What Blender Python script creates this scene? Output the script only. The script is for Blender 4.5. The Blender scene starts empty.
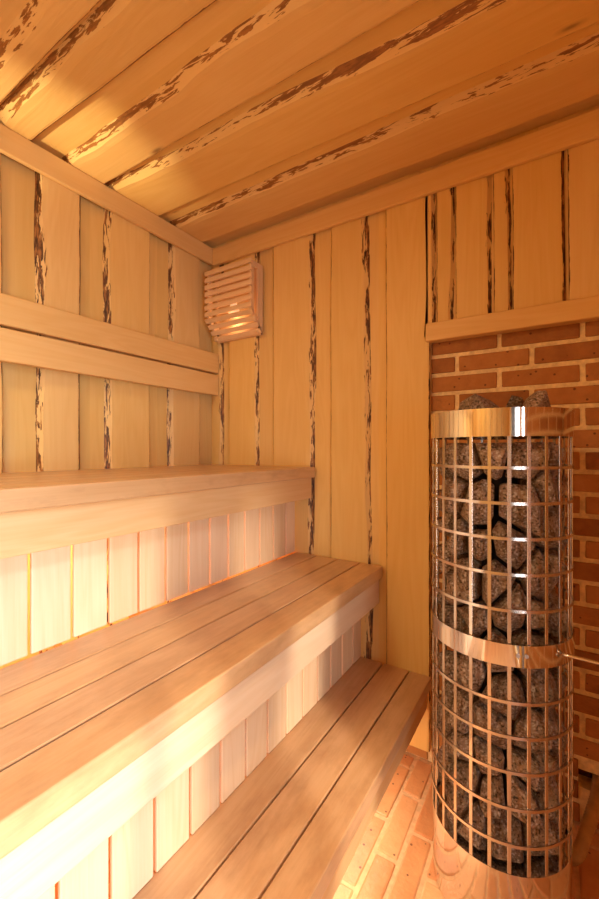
import bpy, bmesh, math, random
from mathutils import Vector, Matrix, noise
random.seed(7)
R = random.Random(11)
C = bpy.context.scene.collection
SC = bpy.context.scene
XL, YB, ZC = -1.582, 1.602, 2.337          # left wall face, back wall face, ceiling board face
YF, XR = -0.95, 0.80                        # front wall, right wall
YBRICK = 1.635
CAMZ = 1.245

# ------------------------------------------------------------------ materials
def new_mat(name):
    m = bpy.data.materials.new(name); m.use_nodes = True
    nt = m.node_tree
    for n in list(nt.nodes): nt.nodes.remove(n)
    out = nt.nodes.new('ShaderNodeOutputMaterial')
    b = nt.nodes.new('ShaderNodeBsdfPrincipled')
    nt.links.new(b.outputs[0], out.inputs[0])
    return m, nt, b
def N(nt, t, **kw):
    n = nt.nodes.new(t)
    for k, v in kw.items():
        if k.startswith('i_'):
            key = k[2:]
            n.inputs[int(key) if key.isdigit() else key].default_value = v
        else: setattr(n, k, v)
    return n
def ramp(nt, stops, interp='LINEAR'):
    n = nt.nodes.new('ShaderNodeValToRGB'); cr = n.color_ramp; cr.interpolation = interp
    while len(cr.elements) < len(stops): cr.elements.new(0.5)
    for e, (p, c) in zip(cr.elements, stops):
        e.position = p; e.color = (c[0], c[1], c[2], 1)
    return n
def s2l(c):
    return tuple(((v/255)/12.92 if v/255 <= .04045 else (((v/255)+.055)/1.055)**2.4) for v in c)
def mixc(nt, a, b, f, mode='MIX'):
    n = nt.nodes.new('ShaderNodeMix'); n.data_type = 'RGBA'; n.blend_type = mode
    for i, v in ((6, a), (7, b), (0, f)):
        if hasattr(v, 'is_output'): nt.links.new(v, n.inputs[i])
        else: n.inputs[i].default_value = (v[0], v[1], v[2], 1) if isinstance(v, tuple) else v
    return n.outputs[2]
def math_(nt, op, a, b=None, c=None, clamp=False):
    n = nt.nodes.new('ShaderNodeMath'); n.operation = op; n.use_clamp = clamp
    for i, v in enumerate((a, b, c)):
        if v is None: continue
        if hasattr(v, 'is_output'): nt.links.new(v, n.inputs[i])
        else: n.inputs[i].default_value = v
    return n.outputs[0]

def wood(name, light, mid, dark, rough=.5, var=.25, bark=False, knots=True, wear=None, blight=0, bump=.15, spec=.35, coat=0):
    """boards: UV = metres along / across the grain, face attribute 'tint' = random per board"""
    m, nt, b = new_mat(name); L = nt.links.new
    uv = N(nt, 'ShaderNodeUVMap', uv_map='UVMap')
    tint = N(nt, 'ShaderNodeAttribute', attribute_name='tint')
    sep = N(nt, 'ShaderNodeSeparateXYZ'); L(uv.outputs[0], sep.inputs[0])
    t10 = math_(nt, 'MULTIPLY', tint.outputs['Fac'], 37.0)
    def coords(sx, sy):
        c = N(nt, 'ShaderNodeCombineXYZ')
        L(math_(nt, 'MULTIPLY', sep.outputs[0], sx), c.inputs[0])
        L(math_(nt, 'MULTIPLY', sep.outputs[1], sy), c.inputs[1])
        L(t10, c.inputs[2]); return c.outputs[0]
    big = N(nt, 'ShaderNodeTexNoise', i_Scale=1.0, i_Detail=2.0, i_Distortion=.6); L(coords(.9, 9), big.inputs[0])
    rings = math_(nt, 'SINE', math_(nt, 'MULTIPLY', big.outputs[0], 55.0))
    fine = N(nt, 'ShaderNodeTexNoise', i_Scale=1.0, i_Detail=5.0, i_Roughness=.7); L(coords(4, 170), fine.inputs[0])
    f1 = math_(nt, 'MULTIPLY_ADD', rings, .10, .33)
    f2 = math_(nt, 'MULTIPLY_ADD', fine.outputs[0], .7, f1)
    f3 = math_(nt, 'SUBTRACT', f2, .32, clamp=True)
    cr = ramp(nt, [(0, light), (.5, mid), (1, dark)]); L(f3, cr.inputs[0])
    col = cr.outputs[0]
    # board to board tint
    hv = N(nt, 'ShaderNodeHueSaturation')
    L(math_(nt, 'MULTIPLY_ADD', tint.outputs['Fac'], var, 1-var*.6), hv.inputs['Value'])
    wn = N(nt, 'ShaderNodeTexWhiteNoise', noise_dimensions='1D'); L(tint.outputs['Fac'], wn.inputs['W'])
    L(math_(nt, 'MULTIPLY_ADD', wn.outputs[0], .08, .97), hv.inputs['Saturation'])
    L(math_(nt, 'MULTIPLY_ADD', wn.outputs[0], .003, .4985), hv.inputs['Hue'])
    L(col, hv.inputs['Color']); col = hv.outputs[0]
    blot = N(nt, 'ShaderNodeTexNoise', i_Scale=1.0, i_Detail=2.0); L(coords(2.2, 7), blot.inputs[0])
    bl = ramp(nt, [(.35, (0, 0, 0)), (.7, (1, 1, 1))]); L(blot.outputs[0], bl.inputs[0])
    col = mixc(nt, col, mixc(nt, col, dark, .45), math_(nt, 'MULTIPLY', bl.outputs[0], .35))
    if knots:
        vo = N(nt, 'ShaderNodeTexVoronoi', i_Scale=1.0, i_Randomness=1.0); L(coords(2.6, 8.5), vo.inputs[0])
        sc = N(nt, 'ShaderNodeSeparateColor'); L(vo.outputs['Color'], sc.inputs[0])
        pick = math_(nt, 'GREATER_THAN', sc.outputs[0], .80)
        k = ramp(nt, [(.0, (1, 1, 1)), (.045, (.75, .75, .75)), (.075, (.25, .25, .25)), (.12, (0, 0, 0))]); L(vo.outputs['Distance'], k.inputs[0])
        col = mixc(nt, col, s2l((96, 54, 24)), math_(nt, 'MULTIPLY', math_(nt, 'MULTIPLY', k.outputs[0], pick), .75))
    if wear:
        wz = N(nt, 'ShaderNodeTexNoise', i_Scale=1.0, i_Detail=6.0, i_Roughness=.65); L(coords(6, 14), wz.inputs[0])
        wr = ramp(nt, [(.45, (0, 0, 0)), (.72, (1, 1, 1))]); L(wz.outputs[0], wr.inputs[0])
        col = mixc(nt, col, wear, math_(nt, 'MULTIPLY', wr.outputs[0], .6))
    height = fine.outputs[0]
    rgh = math_(nt, 'MULTIPLY_ADD', fine.outputs[0], .2, rough-.1)
    if bark:
        ba = N(nt, 'ShaderNodeAttribute', attribute_name='bark')
        n1 = N(nt, 'ShaderNodeTexNoise', i_Scale=1.0, i_Detail=4.0, i_Roughness=.62, i_Distortion=.5); L(coords(13, 120), n1.inputs[0])
        n2 = N(nt, 'ShaderNodeTexNoise', i_Scale=1.0, i_Detail=3.0, i_Roughness=.6); L(coords(24, 190), n2.inputs[0])
        n3 = N(nt, 'ShaderNodeTexNoise', i_Scale=1.0, i_Detail=2.0); L(coords(3.2, 12), n3.inputs[0])
        patchy = math_(nt, 'MULTIPLY_ADD', n3.outputs[0], .8, -.42)
        a = math_(nt, 'ADD', math_(nt, 'MULTIPLY', ba.outputs['Fac'], 1.0), math_(nt, 'MULTIPLY_ADD', n1.outputs[0], 1.9, -1.42))
        fleck = ramp(nt, [(.44, (0, 0, 0)), (.50, (1, 1, 1))]); L(math_(nt, 'ADD', a, patchy), fleck.inputs[0])
        cb = ramp(nt, [(.32, s2l((44, 26, 11))), (.48, s2l((100, 60, 26))), (.62, s2l((166, 110, 54)))]); L(n2.outputs[0], cb.inputs[0])
        inner = ramp(nt, [(.35, (0, 0, 0)), (.6, (1, 1, 1))]); L(ba.outputs['Fac'], inner.inputs[0])
        col = mixc(nt, col, s2l((226, 186, 122)), math_(nt, 'MULTIPLY', inner.outputs[0], .3))     # pale cambium
        col = mixc(nt, col, mixc(nt, cb.outputs[0], s2l((158, 102, 44)), blight), fleck.outputs[0])
        height = math_(nt, 'ADD', math_(nt, 'MULTIPLY', fleck.outputs[0], 1.5), fine.outputs[0])
    L(col, b.inputs['Base Color']); L(rgh, b.inputs['Roughness'])
    b.inputs['Specular IOR Level'].default_value = spec
    if coat:
        b.inputs['Coat Weight'].default_value = coat; b.inputs['Coat Roughness'].default_value = .28
    bp = N(nt, 'ShaderNodeBump', i_Strength=bump, i_Distance=.003); L(height, bp.inputs['Height']); L(bp.outputs[0], b.inputs['Normal'])
    return m

M = {}
M['clad'] = wood('live_edge_pine', s2l((236, 200, 132)), s2l((230, 190, 118)), s2l((212, 164, 92)), bark=True, var=.12)
M['ceil'] = wood('live_edge_pine_ceiling', s2l((236, 198, 128)), s2l((229, 187, 114)), s2l((210, 160, 88)), bark=True, var=.12, blight=.6)
M['trim'] = wood('planed_pine_trim', s2l((235, 197, 132)), s2l((228, 185, 116)), s2l((208, 158, 88)), var=.08)
M['riser'] = wood('pale_alder_board', s2l((236, 206, 170)), s2l((227, 191, 150)), s2l((203, 158, 114)), var=.22, knots=True)
M['seat'] = wood('worn_alder_seat', s2l((218, 178, 134)), s2l((206, 161, 114)), s2l((178, 128, 84)), rough=.46, var=.14, wear=s2l((166, 118, 78)), spec=.5, coat=.7)
M['fascia'] = wood('alder_fascia', s2l((230, 192, 144)), s2l((220, 176, 124)), s2l((194, 142, 90)), var=.1)
M['fascia_daylit'] = wood('daylit_alder_fascia', s2l((236, 208, 174)), s2l((228, 194, 154)), s2l((204, 160, 116)), var=.1)  # same alder fascia, with the daylight glare put into a paler colour
M['lampwood'] = wood('pale_linden_slat', s2l((240, 208, 164)), s2l((232, 194, 146)), s2l((206, 160, 112)), var=.12, knots=False)

def brick_mat(name, c1, c2, c3, rough=.85):
    m, nt, b = new_mat(name); L = nt.links.new
    tint = N(nt, 'ShaderNodeAttribute', attribute_name='tint')
    tc = N(nt, 'ShaderNodeTexCoord')
    wn = N(nt, 'ShaderNodeTexWhiteNoise', noise_dimensions='1D'); L(tint.outputs['Fac'], wn.inputs['W'])
    n1 = N(nt, 'ShaderNodeTexNoise', i_Scale=22.0, i_Detail=6.0, i_Roughness=.65); L(tc.outputs['Object'], n1.inputs[0])
    cr = ramp(nt, [(.25, c1), (.5, c2), (.8, c3)])
    L(math_(nt, 'ADD', math_(nt, 'MULTIPLY', n1.outputs[0], .55), math_(nt, 'MULTIPLY', wn.outputs[0], .45)), cr.inputs[0])
    v = N(nt, 'ShaderNodeTexVoronoi', i_Scale=55.0); L(tc.outputs['Object'], v.inputs[0])
    sp = N(nt, 'ShaderNodeSeparateColor'); L(v.outputs['Color'], sp.inputs[0])
    pit = math_(nt, 'MULTIPLY', math_(nt, 'LESS_THAN', v.outputs['Distance'], .22), math_(nt, 'GREATER_THAN', sp.outputs[0], .84))
    col = mixc(nt, cr.outputs[0], s2l((78, 38, 20)), math_(nt, 'MULTIPLY', pit, .75))
    L(col, b.inputs['Base Color']); b.inputs['Roughness'].default_value = rough
    n2 = N(nt, 'ShaderNodeTexNoise', i_Scale=90.0, i_Detail=5.0); L(tc.outputs['Object'], n2.inputs[0])
    bp = N(nt, 'ShaderNodeBump', i_Strength=.5, i_Distance=.004)
    L(math_(nt, 'ADD', n2.outputs[0], math_(nt, 'MULTIPLY', pit, -1.0)), bp.inputs['Height']); L(bp.outputs[0], b.inputs['Normal'])
    return m
M['brick'] = brick_mat('orange_brick', s2l((148, 94, 48)), s2l((178, 118, 62)), s2l((198, 140, 82)))
M['paver'] = brick_mat('glazed_brick_paver', s2l((206, 142, 92)), s2l((220, 162, 110)), s2l((230, 180, 130)), rough=.38)
def plain(name, col, rough=.6, metal=0, nscale=None, namp=.15, bump=0, spec=.5):
    m, nt, b = new_mat(name); L = nt.links.new
    b.inputs['Metallic'].default_value = metal; b.inputs['Roughness'].default_value = rough
    b.inputs['Specular IOR Level'].default_value = spec
    if nscale:
        tc = N(nt, 'ShaderNodeTexCoord'); n = N(nt, 'ShaderNodeTexNoise', i_Scale=nscale, i_Detail=5.0); L(tc.outputs['Object'], n.inputs[0])
        d = tuple(v*(1-namp*2) for v in col); l = tuple(min(1, v*(1+namp)) for v in col)
        cr = ramp(nt, [(.3, d), (.7, l)]); L(n.outputs[0], cr.inputs[0]); L(cr.outputs[0], b.inputs['Base Color'])
        if bump:
            bp = N(nt, 'ShaderNodeBump', i_Strength=bump, i_Distance=.004); L(n.outputs[0], bp.inputs['Height']); L(bp.outputs[0], b.inputs['Normal'])
    else: b.inputs['Base Color'].default_value = (*col, 1)
    return m
M['mortar'] = plain('pale_mortar', s2l((246, 216, 164)), .9, nscale=60, namp=.12, bump=.4)
M['grout'] = plain('pale_floor_grout', s2l((226, 182, 134)), .7, nscale=60, namp=.1, bump=.3)
M['steel'] = plain('polished_steel', (.66, .61, .56), .2, metal=1)
M['steel_band'] = plain('mirror_steel', (.76, .71, .66), .08, metal=1)
M['dark'] = plain('dark_element', (.02, .018, .016), .7, nscale=30)
M['hole'] = plain('dark_red_recess', s2l((92, 44, 26)), .9, nscale=30)
M['conduit'] = plain('tan_ribbed_hose', s2l((190, 150, 96)), .6, nscale=40, namp=.1)
M['screw'] = plain('screw_head', (.5, .46, .42), .35, metal=1)
def glass():
    m, nt, b = new_mat('clear_glass')
    b.inputs['Base Color'].default_value = (.95, .98, .97, 1)
    b.inputs['Alpha'].default_value = .08; b.inputs['Roughness'].default_value = .03
    return m
M['glass'] = glass()
def bulbmat():
    m, nt, b = new_mat('warm_bulb')
    b.inputs['Emission Color'].default_value = (1, .62, .28, 1); b.inputs['Emission Strength'].default_value = .5
    b.inputs['Base Color'].default_value = (1, .9, .8, 1); return m
M['bulb'] = bulbmat()
def stone_mat():
    m, nt, b = new_mat('peridotite_stone'); L = nt.links.new
    tc = N(nt, 'ShaderNodeTexCoord'); oi = N(nt, 'ShaderNodeObjectInfo')
    n1 = N(nt, 'ShaderNodeTexNoise', i_Scale=26.0, i_Detail=6.0, i_Roughness=.7); L(tc.outputs['Object'], n1.inputs[0])
    n2 = N(nt, 'ShaderNodeTexNoise', i_Scale=170.0, i_Detail=2.0); L(tc.outputs['Object'], n2.inputs[0])
    cr = ramp(nt, [(.3, s2l((104, 82, 66))), (.55, s2l((164, 136, 112))), (.75, s2l((194, 168, 142)))]); L(n1.outputs[0], cr.inputs[0])
    sp = ramp(nt, [(.57, (0, 0, 0)), (.64, (1, 1, 1))]); L(n2.outputs[0], sp.inputs[0])
    col = mixc(nt, cr.outputs[0], s2l((200, 188, 174)), math_(nt, 'MULTIPLY', sp.outputs[0], .8))
    sd = ramp(nt, [(.34, (1, 1, 1)), (.44, (0, 0, 0))]); L(n2.outputs[0], sd.inputs[0])
    col = mixc(nt, col, s2l((24, 21, 20)), math_(nt, 'MULTIPLY', sd.outputs[0], .8))
    hv = N(nt, 'ShaderNodeHueSaturation'); L(col, hv.inputs['Color']); L(math_(nt, 'MULTIPLY_ADD', oi.outputs['Random'], .5, .72), hv.inputs['Value'])
    L(hv.outputs[0], b.inputs['Base Color']); b.inputs['Roughness'].default_value = .8; b.inputs['Specular IOR Level'].default_value = .3
    n3 = N(nt, 'ShaderNodeTexNoise', i_Scale=60.0, i_Detail=7.0, i_Roughness=.7); L(tc.outputs['Object'], n3.inputs[0])
    bp = N(nt, 'ShaderNodeBump', i_Strength=1.0, i_Distance=.012); L(n3.outputs[0], bp.inputs['Height']); L(bp.outputs[0], b.inputs['Normal'])
    return m
M['stone'] = stone_mat()

# ------------------------------------------------------------------ helpers
class MB:
    def __init__(s):
        s.bm = bmesh.new(); s.uv = s.bm.loops.layers.uv.new('UVMap')
        s.bark = s.bm.verts.layers.float.new('bark'); s.tint = s.bm.faces.layers.float.new('tint')
    def face(s, vs, uvs, t, mat=0, smooth=False):
        try: f = s.bm.faces.new(vs)
        except ValueError: return None
        f[s.tint] = t; f.material_index = mat; f.smooth = smooth
        for l, q in zip(f.loops, uvs): l[s.uv].uv = q
        return f
    def box(s, lo, hi, along='y', bevel=.0, mat=0, t=None, mtx=None, segs=2, jitter=0):
        """axis box from lo to hi; UV in metres, u along the grain axis"""
        t = R.random() if t is None else t
        lo, hi = Vector(lo), Vector(hi)
        tmp = bmesh.new(); bmesh.ops.create_cube(tmp, size=1)
        for v in tmp.verts:
            v.co = Vector(((v.co.x+.5)*(hi.x-lo.x)+lo.x, (v.co.y+.5)*(hi.y-lo.y)+lo.y, (v.co.z+.5)*(hi.z-lo.z)+lo.z))
            if jitter: v.co += Vector((R.uniform(-1, 1), R.uniform(-1, 1), R.uniform(-1, 1)))*jitter
        if bevel: bmesh.ops.bevel(tmp, geom=list(tmp.edges), offset=bevel, segments=segs, affect='EDGES', profile=.5)
        ia = 'xyz'.index(along); oth = [i for i in range(3) if i != ia]
        ou, ov = R.uniform(0, 9), R.uniform(0, 9)
        vm = {}
        for v in tmp.verts:
            nv = s.bm.verts.new(mtx @ v.co if mtx else v.co); vm[v] = nv
        for f in tmp.faces:
            n = f.normal
            if abs(n[oth[0]]) >= abs(n[oth[1]]): ac = oth[1]
            else: ac = oth[0]
            uvs = [(l.vert.co[ia]+ou, l.vert.co[ac]+ov) for l in f.loops]
            s.face([vm[l.vert] for l in f.loops], uvs, t, mat)
        tmp.free()
    def tube(s, pts, radius, seg=12, mat=0, caps=True, smooth=True, t=.5):
        rings = []; up0 = Vector((0, 0, 1)); L = 0; n = len(pts)
        pts = [Vector(p) for p in pts]
        for i, p in enumerate(pts):
            d = (pts[min(i+1, n-1)]-pts[max(i-1, 0)]).normalized()
            a = d.cross(up0 if abs(d.z) < .95 else Vector((1, 0, 0))).normalized(); b = a.cross(d)
            r = radius(i) if callable(radius) else radius
            rings.append([s.bm.verts.new(p+a*math.cos(k*2*math.pi/seg)*r+b*math.sin(k*2*math.pi/seg)*r) for k in range(seg)])
        for i in range(n-1):
            for k in range(seg):
                k2 = (k+1) % seg
                s.face([rings[i][k], rings[i][k2], rings[i+1][k2], rings[i+1][k]], [(0, 0)]*4, t, mat, smooth)
        if caps:
            s.face(rings[0][::-1], [(0, 0)]*seg, t, mat); s.face(rings[-1], [(0, 0)]*seg, t, mat)
    def lathe(s, prof, cx, cy, seg=64, mat=0, smooth=True, t=.5, closed=True):
        """prof: list of (r,z) closed polygon revolved about the vertical at cx,cy"""
        rings = [[s.bm.verts.new((cx+r*math.cos(k*2*math.pi/seg), cy+r*math.sin(k*2*math.pi/seg), z)) for k in range(seg)] for r, z in prof]
        n = len(prof)
        for i in range(n if closed else n-1):
            a, b = rings[i], rings[(i+1) % n]
            for k in range(seg):
                k2 = (k+1) % seg
                s.face([a[k], a[k2], b[k2], b[k]], [(0, 0)]*4, t, mat, smooth)
    def build(s, name, mats, parent=None, recalc=True, sharp=None):
        if recalc: bmesh.ops.recalc_face_normals(s.bm, faces=list(s.bm.faces))
        me = bpy.data.meshes.new(name); s.bm.to_mesh(me); s.bm.free()
        for m in (mats if isinstance(mats, (list, tuple)) else [mats]): me.materials.append(M[m])
        if sharp: 
            try: me.set_sharp_from_angle(angle=math.radians(sharp))
            except Exception: pass
        o = bpy.data.objects.new(name, me); C.objects.link(o)
        if parent is not None:
            o.parent = parent; o.matrix_parent_inverse = Matrix.Translation(parent.location).inverted()
        return o
def tag(o, label, cat, group=None):
    o['label'] = label; o['category'] = cat
    if group: o['group'] = group
    return o
def thing(name, label, cat, loc, group=None):
    o = bpy.data.objects.new(name, None); C.objects.link(o); o.location = loc; o.empty_display_size = .05
    return tag(o, label, cat, group)
def struct(o, label=None):
    o['kind'] = 'structure'
    if label: o['label'] = label
    return o

def nz(x, seed, f): return noise.noise(Vector((x*f, seed*7.31, seed*1.7)))
def live_board(mb, fr, s0, s1, lo, hi, bark='', base=-.022, bw=.022, n=None, wave=.004, seed=None):
    """board-on-board plank with wavy live edges. fr(s,w,h)->world, lo/hi = (w at s0, w at s1)"""
    seed = R.uniform(0, 100) if seed is None else seed
    n = n or max(8, int((s1-s0)/.035)); t = R.random(); ou, ov = R.uniform(0, 9), R.uniform(0, 9)
    bm = mb.bm; rows = []
    for i in range(n+1):
        f = i/n; s = s0+(s1-s0)*f
        def edge(e, k, isb):
            a = (wave*1.6 if isb else wave*.5)
            return e[0]+(e[1]-e[0])*f+a*nz(s, seed+k, 2.2)*1.6+a*.5*nz(s, seed+k+9, 9)
        wl, wh = edge(lo, 1, 'l' in bark), edge(hi, 2, 'h' in bark)
        bl = bw*(1+.5*nz(s, seed+3, 4)) if 'l' in bark else .003
        bh = bw*(1+.5*nz(s, seed+4, 4)) if 'h' in bark else .003
        tl, th = (.022, 1.0) if 'l' in bark else (.003, .85), (.022, 1.0) if 'h' in bark else (.003, .85)
        hl = -.002*(1+nz(s, seed+5, 14)) if 'l' in bark else 0
        hh = -.002*(1+nz(s, seed+6, 14)) if 'h' in bark else 0
        cs = [(wl, base, tl[1])]
        if 'l' in bark: cs += [(wl+bl*.45, base*.55+hl, 1.0), (wl+bl, hl, .75), (wl+bl+tl[0], 0, 0)]
        else: cs += [(wl, -.004, 1.3), (wl+.003, -.001, .9), (wl+.007, 0, 0)]
        if 'H' in bark: cs += [(wh-.015, 0, 0), (wh-.008, -.0015, 1.0), (wh, -.010, 1.5)]
        elif 'h' in bark: cs += [(wh-bh-th[0], 0, 0), (wh-bh, hh, .75), (wh-bh*.45, base*.55+hh, 1.0)]
        else: cs += [(wh-.007, 0, 0), (wh-.003, -.001, .9), (wh, -.004, 1.3)]
        cs += [(wh, base, th[1])]
        row = []
        for w, h, bk in cs:
            v = bm.verts.new(fr(s, w, h)); v[mb.bark] = bk; row.append((v, s, w))
        rows.append(row)
    m = len(rows[0])
    for i in range(n):
        for j in range(m):
            j2 = (j+1) % m
            q = [rows[i][j], rows[i+1][j], rows[i+1][j2], rows[i][j2]]
            mb.face([a[0] for a in q], [(a[1]+ou, a[2]+ov) for a in q], t)
    for row in (rows[0], rows[-1]):
        mb.face([a[0] for a in row], [(a[1]+ou, a[2]+ov) for a in row], t)

frL = lambda s, w, h: (XL+h, w, s)
frB = lambda s, w, h: (w, YB-h, s)
frC = lambda s, w, h: (s, w, ZC-h)
frF = lambda s, w, h: (w, YF+h, s)
frR = lambda s, w, h: (XR-h, w, s)

# ------------------------------------------------------------------ left wall
WT = .022
mb = MB()
zt = 2.42
def base_sheet(mb, fr, s0, s1, cuts, h=-WT, th=.02):
    for a, b in zip(cuts[:-1], cuts[1:]):
        t = R.random(); ou, ov = R.uniform(0, 9), R.uniform(0, 9)
        P = [(s0, a), (s1, a), (s1, b), (s0, b)]
        top = [mb.bm.verts.new(fr(s, w, h)) for s, w in P]; bot = [mb.bm.verts.new(fr(s, w, h-th)) for s, w in P]
        uv = [(s+ou, w+ov) for s, w in P]
        mb.face(top, uv, t); mb.face(bot[::-1], uv[::-1], t)
        for i in range(4):
            j = (i+1) % 4; mb.face([top[i], bot[i], bot[j], top[j]], [uv[i], uv[i], uv[j], uv[j]], t)
base_sheet(mb, frL, 0, zt, [YF-.1, -.6, -.2, .2, .45, .66, .93, 1.26, 1.46, YBRICK])
for lo, hi, bk in [((-.92, -.90), (-.68, -.70), 'l'), ((-.62, -.64), (-.36, -.36), 'l'), ((-.28, -.27), (-.02, -.04), 'l'), ((.05, .04), (.30, .31), 'l'),
                   ((.37, .38), (.618, .612), 'l'), ((.738, .724), (.876, .886), 'lH'), ((1.0, .985), (1.203, 1.203), 'l'), ((1.318, 1.322), (1.515, 1.510), 'l')]:
    live_board(mb, frL, 0, 2.32, lo, hi, bk)
# plain slip filling beside the wide live edge
struct(mb.build('wall_left', 'clad'), 'left wall clad in vertical live-edge pine boards')

# ------------------------------------------------------------------ back wall : brickwork with timber cladding before it
wall_back = MB()
PITCH, MJ = .0735, .0155
def brick_wall(mb, fr, w0, w1, z0, z1, phase=(.077, -.07), top=1.613, hole=None):
    k0 = math.floor((z0-top)/PITCH)
    k = k0
    while top+k*PITCH < z1:
        zb = top+k*PITCH; ph = phase[abs(k) % 2]
        j = math.floor((w0-ph)/.25)
        while ph+j*.25 < w1:
            a, b = ph+j*.25+MJ/2, ph+(j+1)*.25-MJ/2
            a, b = max(a, w0), min(b, w1); c, d = max(zb+MJ/2, z0), min(zb+PITCH-MJ/2, z1)
            skip = hole and a < hole[1] and b > hole[0] and c < hole[3] and d > hole[2]
            if b-a > .02 and d-c > .012:
                segs = [(a, b)]
                if skip:
                    segs = [q for q in ((a, min(b, hole[0])), (max(a, hole[1]), b)) if q[1]-q[0] > .02]
                for a2, b2 in segs:
                    tmp = MB.__new__(MB)
                    p, q = Vector(fr(c, a2, -.02)), Vector(fr(d, b2, R.uniform(-.001, .0015)))
                    lo = Vector((min(p.x, q.x), min(p.y, q.y), min(p.z, q.z))); hi = Vector((max(p.x, q.x), max(p.y, q.y), max(p.z, q.z)))
                    mb.box(lo, hi, 'x', bevel=.004, jitter=.0012)
            j += 1
        k += 1
frBB = lambda s, w, h: (w, YBRICK-h, s)
HOLE = (.065, .175, .118, .178)
brick_wall(wall_back, frBB, -.62, XR, .0, 1.72, hole=HOLE)
# mortar bed (four slabs round the recess) and recess back
x0, x1 = -1.75, XR+.1
def mort(mb, lo, hi, mat=1): mb.box(lo, hi, 'x', mat=mat)
ym, yb = YBRICK+.006, YBRICK+.10
mort(wall_back, (x0, ym, 0), (HOLE[0], yb, zt)); mort(wall_back, (HOLE[1], ym, 0), (x1, yb, zt))
mort(wall_back, (HOLE[0], ym, 0), (HOLE[1], yb, HOLE[2])); mort(wall_back, (HOLE[0], ym, HOLE[3]), (HOLE[1], yb, zt))
mort(wall_back, (HOLE[0], yb-.03, HOLE[2]), (HOLE[1], yb, HOLE[3]), 2)
wb = struct(wall_back.build('wall_back', ['brick', 'mortar', 'hole']), 'back wall of orange brick behind the heater, timber clad elsewhere')
mb = MB()
XE = -.415
base_sheet(mb, frB, .062, zt, [XL-.02, -1.49, -1.27, -1.0, -.88, -.63, XE-.001], h=-.016, th=.016)
base_sheet(mb, frB, 1.69, zt, [XE-.001, -.33, -.18, -.05, .3, .6, XR], h=-.016, th=.016)
for lo, hi, bk in [((-1.58, -1.58), (-1.509, -1.512), 'h'), ((-1.459, -1.462), (-1.262, -1.268), 'h'), ((-1.165, -1.173), (-.943, -.938), 'h'),
                   ((-.854, -.850), (-.655, -.672), 'h'), ((-.590, -.594), (XE, XE), '')]:
    live_board(mb, frB, .062, 2.31, lo, hi, bk, base=-.016)
for lo, hi, bk in [((XE+.002, XE+.002), (-.393, -.396), 'h'), ((-.388, -.388), (-.322, -.328), 'h'), ((-.318, -.318), (-.195, -.200), 'h'), ((-.188, -.19), (-.128, -.136), 'h'),
                   ((-.126, -.13), (.032, .026), 'H'), ((.040, .034), (.27, .26), ''), ((.29, .29), (.5, .51), 'h'), ((.53, .53), (.79, .79), '')]:
    live_board(mb, frB, 1.69, 2.31, lo, hi, bk, base=-.016, bw=.014)
mb.build('timber_cladding', 'clad', wb)['label'] = 'vertical live-edge pine boards on the back wall'

# ------------------------------------------------------------------ front and right walls (behind the camera)
mb = MB()
base_sheet(mb, frF, 0, zt, [XL-.02, -1.2, -.8, -.4, 0, .4, XR+.02])
for i, a in enumerate([-1.55, -1.23, -.90, -.56, -.24, .08, .42]):
    live_board(mb, frF, 0, zt, (a, a-.01), (a+.25, a+.26), 'h' if i % 2 else 'l')
struct(mb.build('wall_front', 'clad'))
DY0, DY1, DZ1 = -.80, .30, 2.02                 # glazed doorway in the right wall
mb = MB()
frRR = lambda s, w, h: (XR-h, w, s)
brick_wall(mb, frRR, DY1+.09, YBRICK, 0, 1.72, phase=(.1, .225))
mb.box((XR+.006, DY1+.085, 0), (XR+.1, YBRICK+.1, zt), 'y', mat=1)
wr = struct(mb.build('wall_right', ['brick', 'mortar']), 'right wall of brick beside the glazed door')
mb = MB()
base_sheet(mb, frR, 1.72, zt, [DY1+.085, .8, 1.1, 1.4, YBRICK], h=-.0)
base_sheet(mb, frR, DZ1+.06, zt, [YF-.1, -.6, -.2, .2, DY1+.085], h=-.0)
base_sheet(mb, frR, 0, DZ1+.06, [YF-.1, DY0-.06], h=-.0)
mb.build('timber_cladding', 'clad', wr)
d = MB()
for y0, y1 in ((DY0-.06, DY0), (DY1, DY1+.085)): d.box((XR-.03, y0, 0), (XR+.07, y1, DZ1+.06), 'z', .004)
d.box((XR-.03, DY0, DZ1), (XR+.07, DY1, DZ1+.06), 'y', .004); d.box((XR-.01, DY0, 0), (XR+.07, DY1, .04), 'y', .004)
MY = .08
d.box((XR-.02, MY-.05, .04), (XR+.06, MY+.05, DZ1), 'z', .004)  # unseen centre post, added to cast a shadow band across the benches
door = struct(d.build('door_1', 'trim'), 'glazed sauna door with timber frame')
g = MB(); g.box((XR+.014, DY0+.001, .041), (XR+.022, MY-.051, DZ1-.001)); g.box((XR+.014, MY+.051, .041), (XR+.022, DY1-.001, DZ1-.001)); g.build('glass_pane', 'glass', door)
h = MB(); h.tube([(XR-.01, MY-.12, .9), (XR-.045, MY-.12, .92), (XR-.045, MY-.12, 1.2), (XR-.01, MY-.12, 1.22)], .012); h.build('door_handle', 'trim', door)

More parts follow.
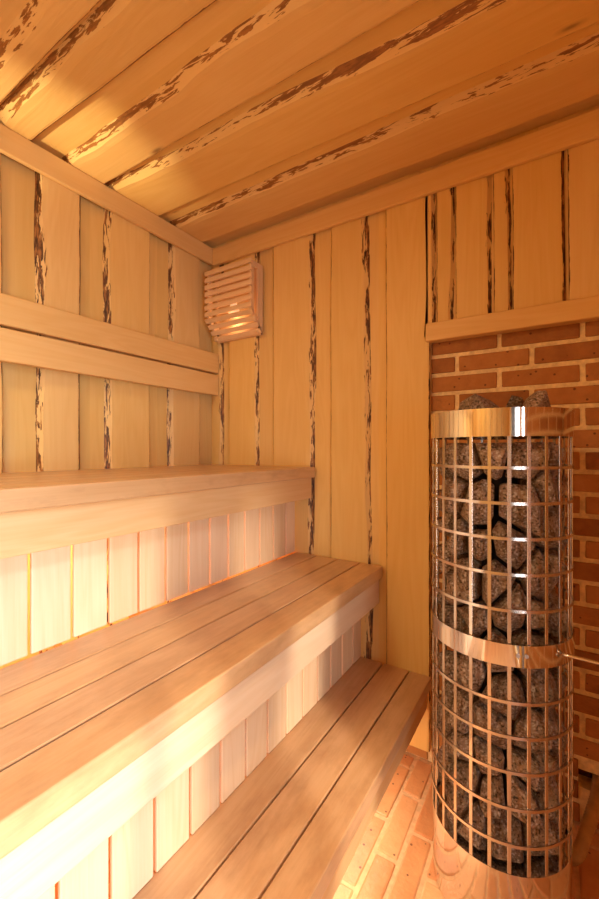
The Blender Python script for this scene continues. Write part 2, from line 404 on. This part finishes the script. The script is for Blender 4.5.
# ------------------------------------------------------------------ ceiling
mb = MB()
base_sheet(mb, frC, XL-.02, XR+.1, [YF-.1, -.55, -.2, .15, .42, .59, .78, .99, 1.28, 1.53, YBRICK+.08], h=-.024)
ceil = [((-.93, -.93), (-.70, -.72), 'l'), ((-.63, -.62), (-.40, -.39), 'l'), ((-.32, -.34), (-.08, -.07), 'l'), ((.0, .01), (.21, .20), 'l'), ((.27, .28), (.43, .42), 'l'),
        ((.478, .495), (.566, .580), 'l'), ((.575, .588), (.700, .765), 'lH'), ((.808, .812), (.976, 1.005), 'lH'), ((.988, 1.118), (1.237, 1.300), 'l'), ((1.322, 1.330), (1.522, 1.552), 'l')]
for i, (lo, hi, bk) in enumerate(ceil):
    live_board(mb, frC, XL-.01, XR+.05, lo, hi, bk, base=-.026, bw=.03, wave=.0055)
struct(mb.build('ceiling', 'ceil'), 'ceiling of overlapping live-edge pine boards')

# ------------------------------------------------------------------ trims
def trim(name, lo, hi, along, label):
    t = MB(); t.box(lo, hi, along, .004); return struct(t.build(name, 'trim'), label)
trim('trim_1', (XL+.001, YF+.001, 2.247), (XL+.020, YB-.001, ZC-.001), 'y', 'pine cornice board along the left wall')
trim('trim_2', (XL+.021, YB-.020, 2.238), (XR-.002, YB-.001, ZC-.009), 'x', 'pine cornice board along the back wall')
trim('trim_3', (XE-.012, YB-.016, 1.667), (XR-.002, YBRICK-.001, 1.737), 'x', 'pine lintel board above the brickwork')

# ------------------------------------------------------------------ floor
fl = MB()
fl.box((XL-.1, YF-.1, -.06), (XR+.1, YBRICK+.1, -.004), 'y', mat=1)
pw, pl, g0 = .0755, .255, .010
i = 0; x = -.4755-pw*16
while x < XR:
    off = 0.0 if i % 2 == 0 else pl/2
    off = {0: .14, 1: .02}[i % 2]+R.uniform(-.01, .01)
    y = YF-.3+off
    while y < YBRICK-.02:
        a, b = max(y, YF), min(y+pl-g0, YBRICK-.008)
        if b-a > .03: fl.box((x+g0/2, a, -.03), (min(x+pw-g0/2, XR-.001), b, R.uniform(-.0025, 0)), 'y', bevel=.006, jitter=.002)
        y += pl
    x += pw; i += 1
struct(fl.build('floor', ['paver', 'grout']), 'floor of orange brick pavers with pale joints')

# ------------------------------------------------------------------ benches
Y0, Y1 = YF+.024, YB-.002
def bench(name, label, xb, xf, top, edges, thick, fas_x, fas_z0, riser_x, riser_z0, ys, pos, mat='seat', fmat='fascia'):
    b = thing(name, label, 'bench', pos)
    for a, c in zip(edges[:-1], edges[1:]):
        m = MB(); m.box((a+.0025, Y0, top-thick), (c-.0025, Y1, top), 'y', .004, segs=3); m.build('seat_plank', mat, b)
    m = MB(); m.box((fas_x-.024, Y0, fas_z0), (fas_x, Y1-.001, top-thick-.001), 'y', .003); m.build('fascia', fmat, b)
    for yy in (Y0+.15, .0, .8, Y1-.12):
        m = MB(); m.box((xb+.01, yy-.02, top-thick-.07), (fas_x-.026, yy+.02, top-thick-.001), 'x', .002); m.build('bearer', 'trim', b)
    if riser_x is not None:
        m = MB()
        for a, c in zip(ys[:-1], ys[1:]):
            m.box((riser_x-.010, a+.0038, riser_z0+.001), (riser_x, c-.0038, top-thick-.003), 'z', .0025)
        m.build('riser_panel', 'riser', b)
    return b
def yr(known, pitch=.0965):
    l = list(known)
    while l[0]-pitch > Y0: l.insert(0, l[0]-pitch)
    l.insert(0, Y0)
    while l[-1]+pitch < Y1: l.append(l[-1]+pitch)
    l.append(Y1); return l
ys1 = yr([.458, .557, .655, .751, .849, .943, 1.041, 1.137, 1.233, 1.329, 1.424, 1.521])
ys2 = yr([.352, .447, .546, .643, .741])
UX = [XL+.002+i*(-.928-XL-.002)/6 for i in range(7)]
upper = bench('sauna_bench', 'highest wooden bench against the left wall under the backrest rails', XL, -.928, 1.167, UX, .048, -.948, 1.023, -1.038, .764, ys1, (-1.25, .3, .764))
lower = bench('sauna_bench', 'middle wooden bench with four worn planks and deep daylit front board', -1.03, -.603, .763, [-1.036, -.921, -.813, -.706, -.603], .050, -.620, .606, -.701, .362, ys2, (-.81, .3, .362), fmat='fascia_daylit')
# step: open underneath, on short legs
step = bench('bench_step', 'lowest wooden step bench of three planks just above the brick floor', -.71, -.405, .361, [-.712, -.603, -.494, -.405], .045, -.425, .228, None, 0, None, (-.56, .3, 0))
def legs(b, xs, ys, z1, w=.05):
    for xx in xs:
        for yy in ys:
            m = MB(); m.box((xx-w/2, yy-w/2, 0), (xx+w/2, yy+w/2, z1), 'z', .003); m.build('leg', 'trim', b)
legs(step, (-.478, -.675), (Y0+.15, .35), .361-.045-.071)
legs(lower, (-.76, -.99), (Y0+.15, .0, .8, Y1-.12), .763-.05-.071)
legs(upper, (-1.10, -1.54), (Y0+.15, .0, .8, Y1-.12), 1.167-.048-.071)

# ------------------------------------------------------------------ backrest rails
for z0, z1, lab, off in ((1.657, 1.760, 'upper of the two horizontal pine backrest rails on the left wall', .026), (1.538, 1.647, 'lower of the two horizontal pine backrest rails, with brown knots', .026)):
    b = thing('backrest_rail', lab, 'rail', (XL, .3, z0))
    m = MB(); m.box((XL+off, Y0, z0), (XL+off+.026, Y1, z1), 'y', .004, segs=3); m.build('board', 'trim', b)
    for yy in (-.7, .1, .60, 1.34):
        m = MB(); m.box((XL+.0005, yy-.03, z0+.012), (XL+off-.0005, yy+.03, z1-.012), 'z', .001); m.build('spacer_block', 'trim', b)

# ------------------------------------------------------------------ corner lamp with slatted shade
LX0, LX1, LYF = -1.533, -1.222, 1.497
lamp = thing('corner_lamp', 'slatted pale wood lamp shade high in the corner on the back wall', 'lamp', ((LX0+LX1)/2, YB, 1.84))
zs = []
ztop, zk = 2.168, 1.918
ns = 7
for i in range(ns):                                  # upright front slats
    zc = ztop-.014-i*(ztop-zk-.004)/ns
    m = MB(); m.box((LX0, LYF, zc-.0118), (LX1, LYF+.009, zc+.0118), 'x', .002); m.build('slat', 'lampwood', lamp)
for i in range(4):                                   # slats leaning back to the wall
    f = (i+.35)/4
    c = Vector((0, LYF+.002+f*.085, zk+.002-f*.105))
    mt = Matrix.Translation(c) @ Matrix.Rotation(math.radians(39), 4, 'X')
    m = MB(); m.box((LX0, -.0045, -.0118), (LX1, .0045, .0118), 'x', .002, mtx=mt); m.build('slat', 'lampwood', lamp)
for xs_ in (LX0+.012, LX1-.024):                      # side cheeks: two uprights and a leaning brace
    m = MB()
    m.box((xs_, LYF+.0095, zk-.012), (xs_+.012, LYF+.034, ztop-.003), 'z', .001)
    m.box((xs_, YB-.040, zk-.095), (xs_+.012, YB-.022, ztop-.003), 'z', .001)
    m.box((xs_, LYF+.0345, ztop-.030), (xs_+.012, YB-.0405, ztop-.004), 'y', .001)
    mt = Matrix.Translation((xs_+.006, LYF+.047, zk-.055)) @ Matrix.Rotation(math.radians(39), 4, 'X')
    m.box((-.006, .006, -.066), (.006, .026, .066), 'z', .001, mtx=mt)
    m.build('side_cheek', 'lampwood', lamp)
m = MB(); m.box((LX0+.012, YB-.0215, zk-.10), (LX1-.012, YB-.0005, ztop-.003), 'z', .001); m.build('back_board', 'lampwood', lamp)
m = MB(); bx, by, bz = -1.38, 1.552, 1.965
m.lathe([(.0005, bz+.045), (.014, bz+.043), (.016, bz+.02), (.027, bz-.005), (.029, bz-.02), (.022, bz-.04), (.0005, bz-.048)], bx, by, seg=20, closed=False); m.build('bulb', 'bulb', lamp)

# ------------------------------------------------------------------ heater
HX, HY, HR = -.14, 1.29, .18
heater = thing('sauna_heater', 'tall round steel mesh pillar heater full of dark stones before the brick wall', 'heater', (HX, HY, 0))
m = MB(); m.lathe([(HR-.003, 0.001), (HR-.001, .198), (HR-.006, .198), (HR-.008, .001)], HX, HY, 96)
m.lathe([(.0005, .185), (HR-.009, .185), (HR-.009, .177), (.0005, .177)], HX, HY, 48)
m.build('base_drum', 'steel_band', heater, sharp=40)
def band(name, z0, z1, extra=0):
    m = MB(); m.lathe([(HR+.0032+extra, z0), (HR+.0032+extra, z1), (HR+extra, z1), (HR+extra, z0)], HX, HY, 128)
    return m.build(name, 'steel_band', heater, sharp=40)
tb = band('top_band', 1.279, 1.347)
m = MB(); m.lathe([(HR+.004, 1.342), (HR+.004, 1.350), (HR-.006, 1.350), (HR-.006, 1.342)], HX, HY, 128); m.build('rim', 'steel_band', tb, sharp=40)
mbd = band('middle_band', .713, .767, .001)
for a in (-70, -64, -38):
    m = MB(); aa = math.radians(a); n_ = Vector((math.cos(aa), math.sin(aa), 0)); c = Vector((HX, HY, .742))+n_*(HR+.0042)
    m.tube([c, c+n_*.002], .005, 10); m.build('screw', 'screw', mbd)
for k in range(25):                                        # upright flat bars
    a = math.radians(-83.8+k*14.4+7.2+1.0); m = MB()
    mt = Matrix.Translation((HX, HY, 0)) @ Matrix.Rotation(a, 4, 'Z')
    m.box((HR-.0035, -.0046, .199), (HR-.0005, .0046, 1.300), 'z', .0008, mtx=mt, segs=1); m.build('upright_bar', 'steel', heater)
for z in (1.201, 1.113, 1.026, .938, .849, .623, .538, .451, .362, .272):
    m = MB(); m.lathe([(HR+.0025, z-.0038), (HR+.0025, z+.0038), (HR-.0002, z+.0038), (HR-.0002, z-.0038)], HX, HY, 96); m.build('ring', 'steel', heater, sharp=40)
m = MB(); m.lathe([(.0005, .186), (.05, .186), (.05, 1.24), (.0005, 1.24)], HX, HY, 24); m.build('heating_element', 'dark', heater)
m = MB(); m.tube([(HX+.155, HY-.105, .742), (HX+.17, HY-.105, .742), (.2, HY-.108, .740), (XR-.002, HY-.108, .740)], .0045, 10); m.build('support_rod', 'steel', heater)

# stones: each one an angular rock filling its own cell of the cage
SR = random.Random(5)
ROWS = 11; PER = 10; z_lo, z_hi = .188, 1.272
Rs = .170
dz = (z_hi-z_lo)/ROWS; cw = 2*math.pi*Rs/PER; W = 2*math.pi*Rs
seeds = []
for r in range(ROWS):
    off = SR.uniform(0, 1)
    for k in range(PER):
        seeds.append(((k+off+SR.uniform(-.38, .38))*cw % W, z_hi-(r+.5+SR.uniform(-.42, .42))*dz, r))
def clip(poly, px, py, nx, ny):
    out = []
    for i in range(len(poly)):
        a, b = poly[i], poly[(i+1) % len(poly)]
        da = (a[0]-px)*nx+(a[1]-py)*ny; db = (b[0]-px)*nx+(b[1]-py)*ny
        if da <= 0: out.append(a)
        if da*db < 0:
            f = da/(da-db); out.append((a[0]+(b[0]-a[0])*f, a[1]+(b[1]-a[1])*f))
    return out
def rock(pts, name):
    bm = bmesh.new()
    for p in pts: bm.verts.new(p)
    ret = bmesh.ops.convex_hull(bm, input=list(bm.verts))
    bad = [g for g in ret['geom_interior']+ret['geom_unused'] if isinstance(g, bmesh.types.BMVert)]
    if bad: bmesh.ops.delete(bm, geom=list(set(bad)), context='VERTS')
    bmesh.ops.dissolve_limit(bm, angle_limit=math.radians(14), verts=list(bm.verts), edges=list(bm.edges))
    bmesh.ops.bevel(bm, geom=list(bm.edges), offset=.0025, segments=1, affect='EDGES', profile=.6, clamp_overlap=True)
    bmesh.ops.recalc_face_normals(bm, faces=list(bm.faces))
    c = sum((v.co for v in bm.verts), Vector())/len(bm.verts)
    for v in bm.verts: v.co -= c
    me = bpy.data.meshes.new(name); bm.to_mesh(me); bm.free(); me.materials.append(M['stone'])
    o = bpy.data.objects.new(name, me); C.objects.link(o); o.location = c
    return o
stones = []
for i, (s, z, r) in enumerate(seeds):
    poly = [(s-.2, z_lo), (s+.2, z_lo), (s+.2, z_hi), (s-.2, z_hi)]
    for j, (s2, zz, r2) in enumerate(seeds):
        if i == j: continue
        ds = (s2-s+W/2) % W-W/2
        if abs(ds) > .4: continue
        L = math.hypot(ds, zz-z)
        poly = clip(poly, s+ds/2, (z+zz)/2, ds/L, (zz-z)/L)
        if len(poly) < 3: break
    if len(poly) < 3: continue
    cx = sum(p[0] for p in poly)/len(poly); cz = sum(p[1] for p in poly)/len(poly)
    pts = []
    tilt_s, tilt_z = SR.uniform(-.35, .35), SR.uniform(-.35, .35)
    fs = SR.uniform(.45, .66)
    dep = SR.uniform(0, .012)
    for p in poly:
        ds, dz_ = p[0]-cx, p[1]-cz; L = math.hypot(ds, dz_) or 1
        def put(f, rr, sh=.0035):
            q = max(0, f-sh/L); th = (cx+ds*q)/Rs; zc = cz+dz_*q
            rr = min(Rs, rr); pts.append((HX+rr*math.cos(th), HY+rr*math.sin(th), zc))
        put(fs*SR.uniform(.8, 1.15), Rs-dep-.004+ds*tilt_s+dz_*tilt_z)
        put(.92, Rs-dep-.022-SR.uniform(0, .012)+ds*tilt_s*.6+dz_*tilt_z*.6)
        put(.90, Rs-.065)
        put(.55, Rs-.100)
    stones.append((rock(pts, 'sauna_stone'), r))
def scr(p):
    yaw = math.radians(32.4); f = -math.sin(yaw)*p.x+math.cos(yaw)*p.y; q = math.cos(yaw)*p.x+math.sin(yaw)*p.y
    return q/f
ORD = ['first', 'second', 'third', 'fourth', 'fifth', 'sixth', 'seventh', 'eighth', 'ninth', 'tenth', 'eleventh']
for r in range(ROWS):
    row = [o for o, rr in stones if rr == r]
    front = [o for o in row if (Vector((HX, HY, 0))-Vector((o.location.x, o.location.y, 0))).normalized().dot(Vector((HX, HY, 0)).normalized()) > .12]
    front.sort(key=lambda o: scr(o.location))
    if r < 6: rn = 'topmost row' if r == 0 else ORD[r]+' row from the top'
    else: rn = 'bottom row' if r == ROWS-1 else ORD[ROWS-1-r]+' row from the bottom'
    for o in row:
        if o in front:
            k = front.index(o); n = len(front)
            pos = 'leftmost' if k == 0 else 'rightmost' if k == n-1 else ORD[k]+' from the left'
            tag(o, f'heater stone behind the mesh, {pos} in the {rn}', 'stone', 'stones in the heater cage')
        else:
            tag(o, 'dark grey stone at the back of the heater facing the brick wall', 'stone', 'stones in the heater cage')
def top_rock(x, y, z, a, b, c, rz, label):
    pts = []
    for k in range(11):
        v = Vector((SR.gauss(0, 1), SR.gauss(0, 1), SR.gauss(0, 1))).normalized()
        v = Matrix.Rotation(rz, 3, 'Z') @ Vector((v.x*a, v.y*b, v.z*c)); pts.append((x+v.x, y+v.y, z+v.z))
    tag(rock(pts, 'sauna_stone'), label, 'stone', 'stones heaped on top of the heater')
top_rock(HX-.035, HY-.075, 1.352, .066, .05, .058, .4, 'dark pointed stone leftmost above the rim on top of the heater')
top_rock(HX+.035, HY+.032, 1.358, .056, .045, .052, .9, 'dark stone showing between the two outer ones on top of the heater')
top_rock(HX+.105, HY-.055, 1.350, .062, .045, .058, .2, 'dark jagged stone rightmost above the rim on top of the heater')
for x, y in ((-.075, .07), (-.125, -.03), (.03, .128), (.125, .055)):
    top_rock(HX+x, HY+y, 1.312, .046, .042, .042, x*30, 'dark stone hidden behind the front ones on top of the heater')

# ------------------------------------------------------------------ conduit from the recess to the heater
pts = []
P = [Vector(q) for q in ((.125, YBRICK+.055, .150), (.116, 1.60, .150), (.085, 1.50, .108), (.055, 1.44, .055), (.02, 1.45, .020))]
NP = 90
for i in range(NP+1):
    f = i/NP*(len(P)-1); k = min(int(f), len(P)-2); u = f-k
    a, b, c, d_ = P[max(k-1, 0)], P[k], P[k+1], P[min(k+2, len(P)-1)]
    pts.append(.5*((2*b)+(c-a)*u+(2*a-5*b+4*c-d_)*u*u+(3*b-a-3*c+d_)*u**3))
m = MB(); m.tube(pts, lambda i: (.0165)+(.0026 if i % 2 else 0), 16)
tag(m.build('cable_hose', 'conduit'), 'ribbed tan hose running from a hole in the brick wall to the heater foot', 'hose')

# ------------------------------------------------------------------ light
def area(name, loc, target, sx, sy, power, col, spread=180):
    l = bpy.data.lights.new(name, 'AREA'); l.shape = 'RECTANGLE'; l.size = sx; l.size_y = sy; l.energy = power; l.color = col; l.spread = math.radians(spread)
    o = bpy.data.objects.new(name, l); C.objects.link(o); o.location = loc
    o.rotation_euler = (Vector(target)-Vector(loc)).to_track_quat('-Z', 'Y').to_euler(); return o
def point(name, loc, power, col, rad=.03):
    l = bpy.data.lights.new(name, 'POINT'); l.energy = power; l.color = col; l.shadow_soft_size = rad
    o = bpy.data.objects.new(name, l); C.objects.link(o); o.location = loc; return o
WARM = (1, .68, .36); DAY = (.93, .96, 1)
def spot(name, loc, target, power, col, ang, blend, rad):
    l = bpy.data.lights.new(name, 'SPOT'); l.energy = power; l.color = col; l.spot_size = math.radians(ang); l.spot_blend = blend; l.shadow_soft_size = rad
    o = bpy.data.objects.new(name, l); C.objects.link(o); o.location = loc
    o.rotation_euler = (Vector(target)-Vector(loc)).to_track_quat('-Z', 'Y').to_euler(); return o
def strip(name, loc, rot, sx, sy, power, col):
    o = area(name, loc, (loc[0], loc[1], 0), sx, sy, power, col); o.rotation_euler = rot; return o
area('daylight', (XR+.45, -.40, .85), (-.8, .05, .72), .8, 1.4, 25, DAY, 105)
spot('low_sun', (XR+1.3, -.55, .92), (-.75, -.03, .58), 300, (.62, .80, 1), 35, 1.0, .10)
spot('door_beam', (XR+1.3, -.55, 1.60), (-.58, .74, .45), 430, (1, .90, .76), 30, .8, .035)  # extra spot added outside the door: lights the step, throws the post's shadow
point('corner_bulb', (bx, by, bz-.07), .22, WARM, .03)
area('warm_fill', (-.85, -.45, 2.28), (-.85, -.45, 0), .25, .25, 16.5, (1, .80, .48))  # unseen warm fill added over the benches, no fixture
spot('step_fill', (.15, .25, 2.29), (-.46, .80, .36), 70, (1, .72, .42), 23, .8, .05)  # unseen spot added to brighten the step planks
spot('ceiling_band_spot', (-1.38, -.88, 1.30), (-1.42, .80, ZC), 210, (1, .84, .54), 15, 1.0, .02)  # unseen spot added to lay the bright band along the ceiling
strip('step_light', (-.60, .50, .215), (0, math.radians(-25), 0), .06, 1.9, 5, (1, .86, .64))
strip('bench_light', (-1.14, .45, .90), (0, math.radians(90), 0), .06, 2.0, 14, (1, .58, .30))
spot('cool_bench_fill', (.45, -.86, 1.95), (-1.0, .10, .95), 85, (.62, .81, 1), 58, 1.0, .10)  # cool fill spot added inside the front wall, which has no window
strip('bench_light', (-.80, .45, .50), (0, math.radians(90), 0), .06, 2.0, 6, (1, .58, .30))
w = bpy.data.worlds.new('World'); SC.world = w; w.use_nodes = True
w.node_tree.nodes['Background'].inputs[0].default_value = (.75, .85, 1, 1); w.node_tree.nodes['Background'].inputs[1].default_value = .1

# ------------------------------------------------------------------ camera
cd = bpy.data.cameras.new('camera'); cam = bpy.data.objects.new('camera', cd); C.objects.link(cam)
cd.sensor_fit = 'HORIZONTAL'; cd.sensor_width = 24; cd.lens = 403/599*24; cd.clip_start = .02
cd.shift_y = .5/599
cam.location = (0, 0, CAMZ); cam.rotation_euler = (math.radians(90), 0, math.radians(32.4))
SC.camera = cam
vs = SC.view_settings
vs.view_transform = 'Standard'; vs.look = 'None'; vs.gamma = 1; vs.use_curve_mapping = False; vs.exposure = 0.03
SC.cycles.max_bounces = 10; SC.cycles.diffuse_bounces = 6; SC.cycles.transparent_max_bounces = 8
